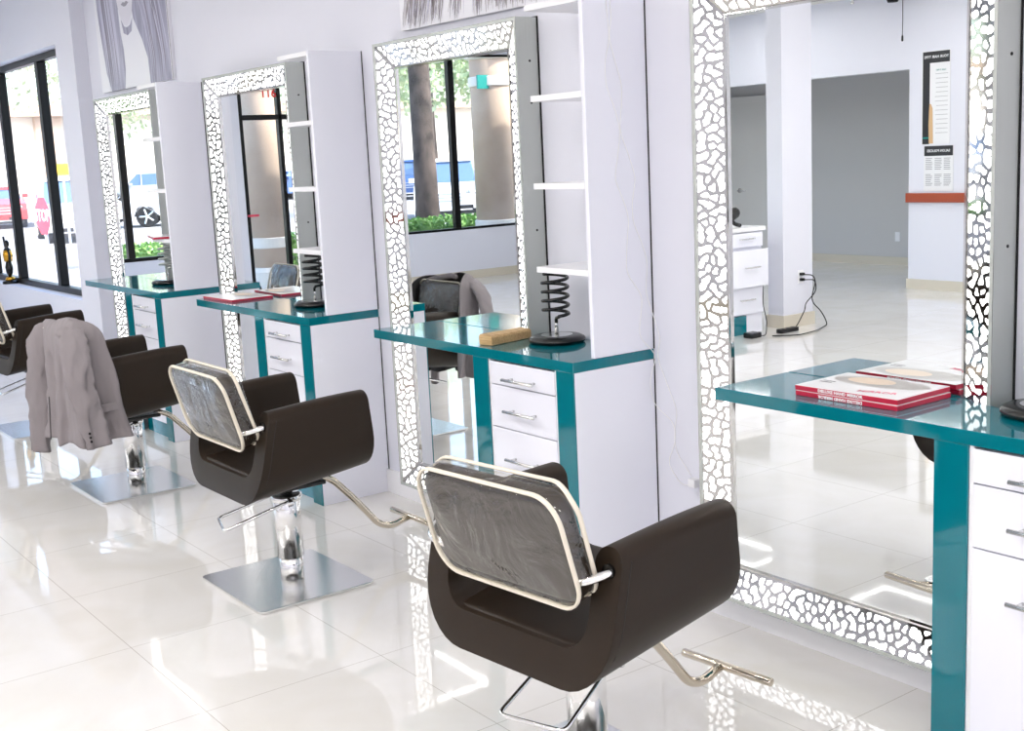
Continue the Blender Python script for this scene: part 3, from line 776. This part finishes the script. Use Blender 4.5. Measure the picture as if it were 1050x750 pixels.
def make_chair(label, pose, pedal):
    x, y, rz, dh = pose
    t = thing('styling_chair', label, 'chair', (x, y, 0), 0, 'brown vinyl styling chairs with square steel bases')
    bp = bmesh.new(); prism(bp, rrect(.545, .485, .025, 5, .0, -.025), 2, .001, .012); obj('base_plate', bp, 'steel', t, bevel=.002, angle=60)
    col = bmesh.new(); lathe(col, [(.046, .0125), (.046, .1), (.041, .101)], 40)
    lathe(col, [(.052, .1), (.052, .335), (.049, .34), (.02, .341)], 40)
    for f in col.faces: f.smooth = True
    obj('hydraulic_column', col, 'chrome', t)
    obj('piston', lathe(bmesh.new(), [(.026, .34), (.026, .39+dh), (0, .39+dh)], 24), 'black', t, smooth=True)
    # foot pump pedal: wire loop
    ca, sa = math.cos(pedal), math.sin(pedal)
    def rp(p): return (ca*p[0]-sa*p[1], sa*p[0]+ca*p[1], p[2])
    pw = [(-.055, .02, .338), (-.085, -.02, .335), (-.095, -.255, .262), (.095, -.255, .262), (.085, -.02, .335), (.055, .02, .338)]
    obj('pump_pedal', T(fillet([rp(p) for p in pw], .022, 5), .0058, n=8), 'chrome', t, smooth=True)
    mt = lathe(bmesh.new(), [(.056, .325), (.06, .33), (.06, .35), (.05, .353), (0, .353)], 24)
    tube(mt, [rp((.05, 0, .34)), rp((.105, 0, .338))], .008, n=8); tube(mt, [rp((.1, 0, .338)), rp((.112, 0, .338))], .012, n=10)
    obj('pump_collar', mt, 'chrome', t, smooth=True)
    # everything above turns with the seat
    cz, sz = math.cos(rz), math.sin(rz); TM = Matrix.Translation((0, 0, dh)) @ Matrix.Rotation(rz, 4, 'Z')
    def part(nm, bm, m, par=None, **k):
        o = obj(nm, bm, m, par or t, **k)
        if par is None: o.matrix_local = TM
        return o
    part('seat_mount', B((-.11, .11, -.12, .12, .385, .402)), 'black', bevel=.004)
    sh = part('seat_shell', shell_bm(), 'vinyl', bevel=.016, seg=4, angle=50, smooth=True)
    # dark seam just inside the back rim
    def rim(s, inset):
        pts = []
        W = .33-inset
        for zz in [0, .04, .08, .12, .16, .2, .24, .27]:
            h = zz/.3; yy = -.262+.07*h**1.2
            rb = .15
            xx = W if zz > rb else W-rb+math.sqrt(max(0, rb*rb-(rb-zz)**2))
            pts.append((s*(xx+.0005), yy+.03, .403+(.75-.403)*h))
        return pts
    bm = bmesh.new()
    tube(bm, rim(1, 0), .0016, n=5); tube(bm, rim(-1, 0), .0016, n=5)
    obj('seam', bm, 'seam', sh)
    cb = pad_rings(.49, .445, .07, .05, .02, .006)
    xform(cb, Matrix.Translation((0, -.012, .497)) @ Matrix.Rotation(.13, 4, 'X') @ Matrix.Rotation(PI/2, 4, 'X'))
    part('seat_cushion', cb, 'vinyl', smooth=True)
    # backrest with clear vinyl cover
    bk = part('backrest', xform(pad_rings(.482, .278, .064, .062, .028, .012), BACK), 'vinyl', smooth=True)
    obj('clear_cover', xform(pad_rings(.492, .288, .080, .066, .026, .012, wr=.011, seed=x*3), BACK), 'film', bk, smooth=True)
    for yy, sgn in ((-.032, 0), (.027, 1)):
        q = [(px, yy+noise.noise(Vector((px*14, pz*14, x+sgn*3)))*(.003+.007*sgn), pz) for px, pz in rrect(.494, .290, .07, 7)]
        b2 = tube(bmesh.new(), [BACK @ Vector(p) for p in q], .0058, n=8, closed=True, flat=(.7, 1.2))
        obj('cover_binding', b2, 'binding', bk, smooth=True)
    for s in (-1, 1):
        pts = [(s*.30, -.17, .695), (s*.30, -.225, .69), (s*.262, -.27, .675), (s*.2, -.272, .672)]
        part('back_bracket', T(fillet(pts, .03, 5), .0105, n=12), 'chrome', smooth=True)
        part('bracket_ring', xform(lathe(bmesh.new(), [(.0, 0), (.017, 0), (.017, .008), (0, .008)], 16), Matrix.Translation((s*.295, -.203, .694)) @ Matrix.Rotation(PI/2, 4, 'X')), 'black', smooth=False)
    # foot rest
    fp = [(0, .12, .40), (0, .2, .37), (0, .31, .25), (0, .40, .137), (0, .46, .116), (0, .54, .136)]
    part('footrest_arm', T(fillet(fp, .06, 6), .014, n=14), 'chromewarm', smooth=True)
    part('footrest_bar', T([(-.14, .548, .138), (.175, .548, .138)], .0125, n=16), 'chromewarm', smooth=True, bevel=.003)
    return t
chA = make_chair('brown vinyl styling chair with clear covered back, nearest the camera', (2.174, -1.068, .098, -.01), .33)
chB = make_chair('brown vinyl styling chair with clear covered back, second from the camera', (.232, -.948, .006, 0.), -.29)
chC = make_chair('brown vinyl styling chair under the grey jacket', (-1.692, -.88, -.004, -.026), -.1)
chD = make_chair('brown vinyl styling chair cut by the left picture edge, nearest the windows', (-3.61, -.80, .045, -.001), -.1)

# ------------------------------------------------------------------ jacket on the third chair
def resample(poly, n):
    P = [Vector(p) for p in poly]; d = [0]
    for i in range(1, len(P)): d.append(d[-1]+(P[i]-P[i-1]).length)
    out = []; k = 0
    for i in range(n+1):
        q = d[-1]*i/n
        while k < len(P)-2 and d[k+1] < q: k += 1
        f_ = (q-d[k])/max(1e-9, d[k+1]-d[k]); out.append(P[k].lerp(P[k+1], f_))
    return out
def jacket():
    t = thing('suit_jacket', 'grey suit jacket draped over the back of a styling chair', 'jacket', (-1.692, -.88, 0))
    NU, NV = 130, 46
    low = resample(fillet([(-.22, -.16, 0), (-.24, -.355, 0), (.10, -.40, 0), (.355, -.375, 0), (.375, -.13, 0)], .09, 8), NU)
    mid = resample(fillet([(-.21, -.20, 0), (-.22, -.345, 0), (.05, -.37, 0), (.335, -.355, 0), (.345, -.20, 0)], .08, 8), NU)
    bm = bmesh.new(); grid = []
    for j in range(NV+1):
        v = j/NV; row = []
        for i in range(NU+1):
            u = i/NU; m_, l_ = mid[i], low[i]
            rx = max(-.20, min(.25, m_.x*.86)); rt = Vector((rx, -.318, 0))
            s_ = math.sin(min(1, v/.14)*PI/2)
            p = rt.lerp(m_, s_).lerp(l_, max(0, v-.1)/.9*s_)
            ridge = .898+.03*math.exp(-((rx-.2)/.12)**2)-.008*max(0, -rx-.1)/.1
            hem = .30 if u < .3 else .30+.035*(u-.3)/.7
            hem += .012*math.sin(u*21)
            drop = .1*(1-math.cos(min(1, v/.14)*PI/2))
            z = ridge-drop-(ridge-.1-hem)*max(0, (v-.10)/.90)
            nrm = Vector((l_.x-.03, l_.y+.24, 0)).normalized()
            fd = (.026*(1-2*abs(math.sin(u*15+.8*math.sin(v*2.6)+.5*v)))+.009*math.sin(u*63+v*3+1))*v**.8
            fd += noise.noise(Vector((u*7, v*3.5, 2)))*.022*v**.5+noise.noise(Vector((u*15, v*9, 5)))*.006
            p = p+nrm*fd
            row.append(bm.verts.new((p.x, p.y, z)))
        grid.append(row)
    for j in range(NV):
        for i in range(NU): bm.faces.new((grid[j][i], grid[j][i+1], grid[j+1][i+1], grid[j+1][i]))
    body = obj('jacket_body', bm, 'jacket', t, smooth=True)
    body.data.materials.append(M['lining'])
    sd = body.modifiers.new('solid', 'SOLIDIFY'); sd.thickness = .005; sd.offset = 0; sd.material_offset = 1; sd.material_offset_rim = 0
    cpts = [(-.12, -.28, .865), (-.05, -.298, .885), (.04, -.302, .897), (.12, -.298, .91), (.2, -.28, .905)]
    obj('collar', T(fillet(cpts, .04), .02, n=12, flat=(.8, .5)), 'jacket', t, smooth=True)
    def sleeve(pts, rad, flat):
        P = resample(fillet(pts, .08, 6), 34); n = len(P)
        rr = [(rad[0]+(rad[1]-rad[0])*i/(n-1))*(1+.05*math.sin(i*.9)+.03*math.sin(i*2.3)) for i in range(n)]
        rr[0] *= .35; rr[1] *= .75; rr[2] *= .92
        b = tube(bmesh.new(), P, .05, n=26, rad=rr, flat=flat)
        for v in b.verts:
            q_ = Vector((v.co.x*22, v.co.y*22, v.co.z*6)); d = (1-2*abs(noise.noise(q_)))*.016-.008+noise.noise(v.co*30)*.006; v.co += Vector((d, d*.9, 0))
        return obj('sleeve', b, 'jacket', t, smooth=True)
    sleeve([(-.13, -.31, .85), (-.19, -.362, .79), (-.235, -.375, .62), (-.25, -.385, .42), (-.27, -.39, .205)], (.07, .06), (1, .42))
    s2 = sleeve([(.25, -.31, .895), (.345, -.355, .83), (.40, -.36, .66), (.412, -.335, .5), (.412, -.30, .325)], (.07, .056), (.36, 1))
    obj('back_seam', T([(.068, -.412, .54), (.07, -.418, .45), (.075, -.428, .33)], .003, n=6), 'lining', body)
    for k in range(3):
        obj('button', xform(lathe(bmesh.new(), [(0, 0), (.006, 0), (.006, .003), (0, .003)], 10), Matrix.Translation((.43, -.34-.002*k, .36+k*.02)) @ Matrix.Rotation(PI/2, 4, 'Y')), 'gap', s2)
    obj('pocket_flap', xform(B((-.003, .003, -.055, .055, -.02, .02)), Matrix.Translation((.378, -.235, .50)) @ Matrix.Rotation(.1, 4, 'X')), 'jacket', t, bevel=.002)
    return t
jacket()

# ------------------------------------------------------------------ outside
def leafy(bm, pts_fn, n, s0, s1):
    for _ in range(n):
        p = Vector(pts_fn()); s = R.uniform(s0, s1)
        a = Vector((R.gauss(0, 1), R.gauss(0, 1), R.gauss(0, 1))).normalized(); b = a.orthogonal().normalized(); c = a.cross(b)
        vs = [bm.verts.new(p+b*s*q[0]+c*s*q[1]*.6) for q in ((-1, 0), (0, -1), (1, 0), (0, 1))]
        bm.faces.new(vs)
tag(obj('parking_lot', B((-90, 30, -60, 60, -.2, -.12)), 'asphalt'), 'pale asphalt car park outside the windows', 'ground')['kind'] = 'structure'
tag(obj('sidewalk', B((-12.3, XL-.2, -16, 3.2, -.2, -.03), (XL-.2, 2, .2, 3.2, -.2, -.03)), 'paving'), 'concrete walkway along the shop front', 'ground')['kind'] = 'structure'
def hedge(x0, x1, y0, y1, h, label, n):
    bm = bmesh.new(); box(bm, x0+.12, x1-.12, y0+.12, y1-.12, 0, h-.12)
    def p():
        q = [R.uniform(x0, x1), R.uniform(y0, y1), R.uniform(.02, h)]
        f = R.choice('xXyYz')
        if f == 'x': q[0] = x0+R.random()*.12
        if f == 'X': q[0] = x1-R.random()*.12
        if f == 'y': q[1] = y0+R.random()*.12
        if f == 'Y': q[1] = y1-R.random()*.12
        if f == 'z': q[2] = h-R.random()*.12+noise.noise(Vector((q[0]*2, q[1]*2, 0)))*.06
        return q
    leafy(bm, p, n, .025, .055)
    return tag(obj('hedge', bm, 'leaf'), label, 'hedge')
hedge(-13.3, -12.4, -5.6, -1.6, .58, 'clipped green hedge outside, seen in the mirror nearest the windows', 6000)
hedge(-11.6, -10.75, -12.0, -8.3, .70, 'clipped green hedge outside the long window, seen in the third mirror', 6000)
hedge(-11.6, -10.75, -8.1, -5.2, .70, 'clipped green hedge between the two round columns', 5000)
hedge(-16.5, -6.5, 4.3, 5.0, .82, 'clipped green hedge behind the dark planter outside the left window', 7000)
tag(obj('planter_wall', B((-16, -5, 3.4, 3.8, -.12, .42)), 'planter', bevel=.01), 'dark block planter wall outside the left window', 'planter')
def column(x, y, r, label, h=4.6):
    t = thing('round_column', label, 'column', (x, y, -.03), 0, 'beige round columns outside')
    obj('shaft', lathe(bmesh.new(), [(r, 0), (r*.97, h)], 36), 'beige', t, smooth=True)
    obj('base_ring', lathe(bmesh.new(), [(r+.05, 0), (r+.05, .25), (r+.02, .3), (r, .31)], 36), 'cream', t)
    for z in (.56, 2.6): obj('band', lathe(bmesh.new(), [(r+.004, z), (r+.02, z+.01), (r+.02, z+.13), (r+.004, z+.14)], 36), 'cream', t)
    obj('capital', lathe(bmesh.new(), [(r, 2.98), (r+.05, 3.0), (r+.1, 3.1), (r+.14, 3.2), (r+.14, 3.4), (r, 3.45)], 36), 'cream', t)
    return t
column(-10.53, -4.25, .25, 'beige round column outside the entrance door')
c2 = column(-10.2, -7.74, .30, 'beige round column outside, right of the parked white car')
obj('sign_plaque', B((.20, .23, .18, .38, 2.56, 2.75)), 'signteal', c2)
def tree(x, y, label, trunk_r, h, crown, n, lean=0., nm='tree'):
    t = thing(nm, label, 'tree', (x, y, -.12), 0, 'trees beyond the car park')
    b = T([(0, 0, 0), (lean*.3, 0, h*.3), (lean*.7, .05, h*.7), (lean, 0, h)], .1, n=14, rad=[trunk_r*1.15, trunk_r, trunk_r*.9, trunk_r*.6])
    for v in b.verts: v.co += Vector((noise.noise(v.co*5), noise.noise(v.co*5+Vector((9, 0, 0))), 0))*trunk_r*.25
    obj('trunk', b, 'bark', t, smooth=True)
    bm = bmesh.new(); cs = [(lean+R.gauss(0, crown*.5), R.gauss(0, crown*.5), h+R.uniform(-.3, .5)*crown, crown*R.uniform(.4, .7)) for _ in range(9)]
    def p():
        c = R.choice(cs); d = Vector((R.gauss(0, 1), R.gauss(0, 1), R.gauss(0, 1))).normalized()*c[3]*R.uniform(.6, 1)
        return (c[0]+d.x, c[1]+d.y, c[2]+d.z)
    leafy(bm, p, n, .07, .16)
    obj('crown', bm, 'leafpale', t)
    return t
def car(x, y, rz, paint, label, L_=4.6, W_=1.85, H_=1.68, low=False):
    t = thing('parked_car', label, 'car', (x, y, -.12), rz, 'cars parked outside')
    hw = W_/2
    if low: H_ = 1.42
    # side profile along x (front at +x)
    lower = [(-L_/2, .32), (-L_/2-.02, .7), (-L_/2+.05, .98), (-L_*.28, 1.0), (L_*.18, 1.0), (L_*.36, .93), (L_/2-.05, .82), (L_/2, .6), (L_/2-.02, .3), (L_*.42, .24)]
    arcs = []
    for cxw in (L_*.31, -L_*.30):
        arcs.append([(cxw+.40*math.cos(a), .32+.40*math.sin(a)) for a in [PI*i/8 for i in range(9)]])
    poly = [(-L_/2, .32), (-L_/2-.02, .7), (-L_/2+.05, 1.0), (-L_*.2, 1.02), (L_*.16, 1.02), (L_*.36, .95), (L_/2-.06, .84), (L_/2, .62), (L_/2-.02, .3)]
    poly += [(p[0], max(p[1], .26)) for p in arcs[0]]+[(p[0], max(p[1], .26)) for p in arcs[1]]
    bm = bmesh.new(); prism(bm, poly, 1, -hw, hw)
    bmesh.ops.triangulate(bm, faces=[f for f in bm.faces if len(f.verts) > 4])
    obj('body', bm, paint, t, bevel=.05, seg=3, angle=60)
    def cab(nm, x0b, x0t, x1t, x1b, z0, z1, wb, wt, m):
        b = bmesh.new()
        vs = [b.verts.new(p) for p in ((x0b, -wb, z0), (x1b, -wb, z0), (x1b, wb, z0), (x0b, wb, z0), (x0t, -wt, z1), (x1t, -wt, z1), (x1t, wt, z1), (x0t, wt, z1))]
        for f in ((0, 1, 2, 3), (4, 5, 6, 7), (0, 1, 5, 4), (1, 2, 6, 5), (2, 3, 7, 6), (3, 0, 4, 7)): b.faces.new([vs[i] for i in f])
        return obj(nm, b, m, t, bevel=.04, seg=2)
    bx = -L_*.47 if not low else -L_*.36
    cab('windows', bx, bx+.18, L_*.06, L_*.2, 1.0, H_-.06, hw-.06, hw-.2, 'carglass')
    cab('roof', bx+.14, bx+.18, L_*.07, L_*.09, H_-.1, H_, hw-.18, hw-.22, paint)
    for px_ in (-.17*L_, .02*L_):
        b = bmesh.new()
        for s in (-1, 1): tube(b, [(px_+.02, s*(hw-.055), 1.0), (px_, s*(hw-.2), H_-.05)], .035, n=6)
        obj('pillar', b, paint, t)
    for cxw in (L_*.31, -L_*.30):
        for s in (-1, 1):
            b = lathe(bmesh.new(), [(0, -.1), (.31, -.1), (.335, -.07), (.335, .07), (.31, .1), (.22, .1), (.24, .07), (0, .07)], 28)
            xform(b, Matrix.Translation((cxw, s*(hw-.1), .335)) @ Matrix.Rotation(-s*PI/2, 4, 'X')); w_ = obj('wheel', b, 'rubber', t)
            b = bmesh.new()
            for q in range(5):
                a = PI*.4*q; tube(b, [(0, 0, .08), (.235*math.cos(a), .235*math.sin(a), .085)], .04, n=8)
            tube(b, [(.24*math.cos(2*PI*q/24), .24*math.sin(2*PI*q/24), .085) for q in range(24)], .015, n=6, closed=True)
            lathe(b, [(.0, .075), (.06, .08), (.06, .1), (0, .1)], 14); 
            xform(b, Matrix.Translation((cxw, s*(hw-.1), .335)) @ Matrix.Rotation(-s*PI/2, 4, 'X')); obj('rim', b, 'steel', w_)
    xf = L_/2
    obj('grille', B((xf-.02, xf+.012, -.42, .42, .5, .54), (xf-.02, xf+.012, -.42, .42, .6, .64), (xf-.04, xf+.0, -.42, .42, .7, .73)), 'cargrey', t)
    obj('bumper_intake', B((xf-.02, xf+.012, -.7, -.3, .3, .4), (xf-.02, xf+.012, .3, .7, .3, .4), (xf-.02, xf+.006, -.8, .8, .18, .26)), 'rubber', t)
    for s in (-1, 1):
        obj('headlight', xform(lathe(bmesh.new(), [(0, 0), (.16, 0), (.13, .03), (0, .04)], 16), Matrix.Translation((xf-.05, s*(hw-.28), .72)) @ Matrix.Rotation(PI/2, 4, 'Y') @ Matrix.Diagonal((.55, 1, 1, 1))), 'chrome', t)
        obj('mirror', B((L_*.12, L_*.17, min(s*(hw-.02), s*(hw+.17)), max(s*(hw-.02), s*(hw+.17)), 1.02, 1.16)), paint, t, bevel=.02)
    return t
tag_ = None
# reflected in the third mirror: virtual ray positions beyond the end wall
car(-25.6, -17.1, .59, 'carwhite', 'white car facing the shop, parked behind the hedge seen in the third mirror')
car(-42.0, -25.9, .59, 'carblue', 'dark blue car behind the tree trunk seen in the third mirror')
car(-33.4, -12.5, 2.0, 'carwhite', 'white car parked side on with its front wheel in the mirror nearest the windows')
car(-38.6, -9.4, .5, 'carwhite', 'white car facing the shop at the left edge of the mirror nearest the windows')
car(-60.0, -20.5, 1.9, 'cargrey', 'silver car farther off, seen in the mirror nearest the windows')
car(-51.7, -24.6, 1.2, 'carblue', 'blue car far off behind the round column by the entrance', low=True)
car(-29.5, 7.4, -.2, 'carwhite', 'white car parked outside beyond the stop sign')
car(-42., 8.4, -.2, 'carred', 'red car parked outside, far beyond the left window', low=True)
car(-33., 11.5, 1.2, 'cargrey', 'silver car parked outside beyond the yellow sign')
tree(-14.4, -9.23, 'dark tree trunk outside, seen in the third mirror', .21, 5.5, 2.0, 1500)
tree(-30, -19.5, 'pale leafy tree behind the white car, seen in the third mirror', .2, 4.6, 2.2, 4000)
tree(-38, -29, 'pale leafy tree far off, seen beside the column in the third mirror', .25, 4.2, 2.4, 4000)
tree(-50, -15, 'pale leafy tree far off, seen in the mirror nearest the windows', .3, 5.2, 4., 4000)
tree(-56, -30, 'pale leafy tree far off, seen beside the entrance column', .3, 5., 4., 3000)
tree(-44, 14, 'pale leafy tree far off, beyond the left window', .3, 5.5, 4., 3500)
bd = thing('shop_building', 'long cream building with beige pilasters across the car park', 'building', (-75, -15, -.12))
obj('wall', B((0, 8, -45, 75, 0, 5)), 'cream', bd)
for i in range(12): obj('pilaster', B((7.9, 8.5, -44+i*9.5, -42.6+i*9.5, 0, 5.2)), 'beige', bd)
obj('roof', B((-.5, 9, -46, 76, 5, 5.6)), 'beige', bd)
def sign(x, y, label, m, poly, z, face, txt=None):
    t = thing('road_sign', label, 'sign', (x, y, -.12), face)
    obj('post', T([(0, 0, 0), (0, 0, z+.3)], .03, n=8), 'cargrey', t)
    bm = bmesh.new(); prism(bm, poly, 0, .032, .045); xform(bm, Matrix.Translation((0, 0, z))); obj('sign_plate', bm, m, t)
    if txt: obj('lettering', xform(text_bm(txt, .3, .002, bold=.006), Matrix.Translation((.048, 0, z)) @ Matrix.Rotation(PI/2, 4, 'Z') @ Matrix.Rotation(PI/2, 4, 'X')), 'card', t)
    return t
octo = [(.36*math.cos(PI/8+PI/4*i), .36*math.sin(PI/8+PI/4*i)) for i in range(8)]
sign(-18.4, 3.48, 'red octagonal stop sign outside the left window', 'stopred', octo, 1.02, -1.5, 'STOP')
sign(-22.41, 5.08, 'yellow road sign outside the left window', 'yellow', [(-.16, -.12), (.16, -.12), (.16, .12), (-.16, .12)], 1.85, -.3)
# ------------------------------------------------------------------ light
w = bpy.data.worlds.new('sky'); scene.world = w; w.use_nodes = True
nt = w.node_tree; bg = nt.nodes['Background']
sky = nt.nodes.new('ShaderNodeTexSky'); sky.sky_type = 'NISHITA'; sky.sun_elevation = math.radians(48); sky.sun_rotation = math.radians(140)
sky.sun_disc = False; sky.air_density = 1.; sky.dust_density = 3.; sky.ozone_density = 1.
nt.links.new(sky.outputs['Color'], bg.inputs['Color']); bg.inputs['Strength'].default_value = .7
su = bpy.data.lights.new('sun', 'SUN'); su.energy = 6.5; su.angle = .03; su.color = (1, .96, .9)
so = bpy.data.objects.new('sun', su); COL.objects.link(so); so.rotation_euler = (math.radians(42), 0, math.radians(50))
vs = scene.view_settings
scene.display_settings.display_device = 'sRGB'
vs.view_transform = 'Standard'; vs.look = 'None'; vs.gamma = 1; vs.use_curve_mapping = False; vs.exposure = .29
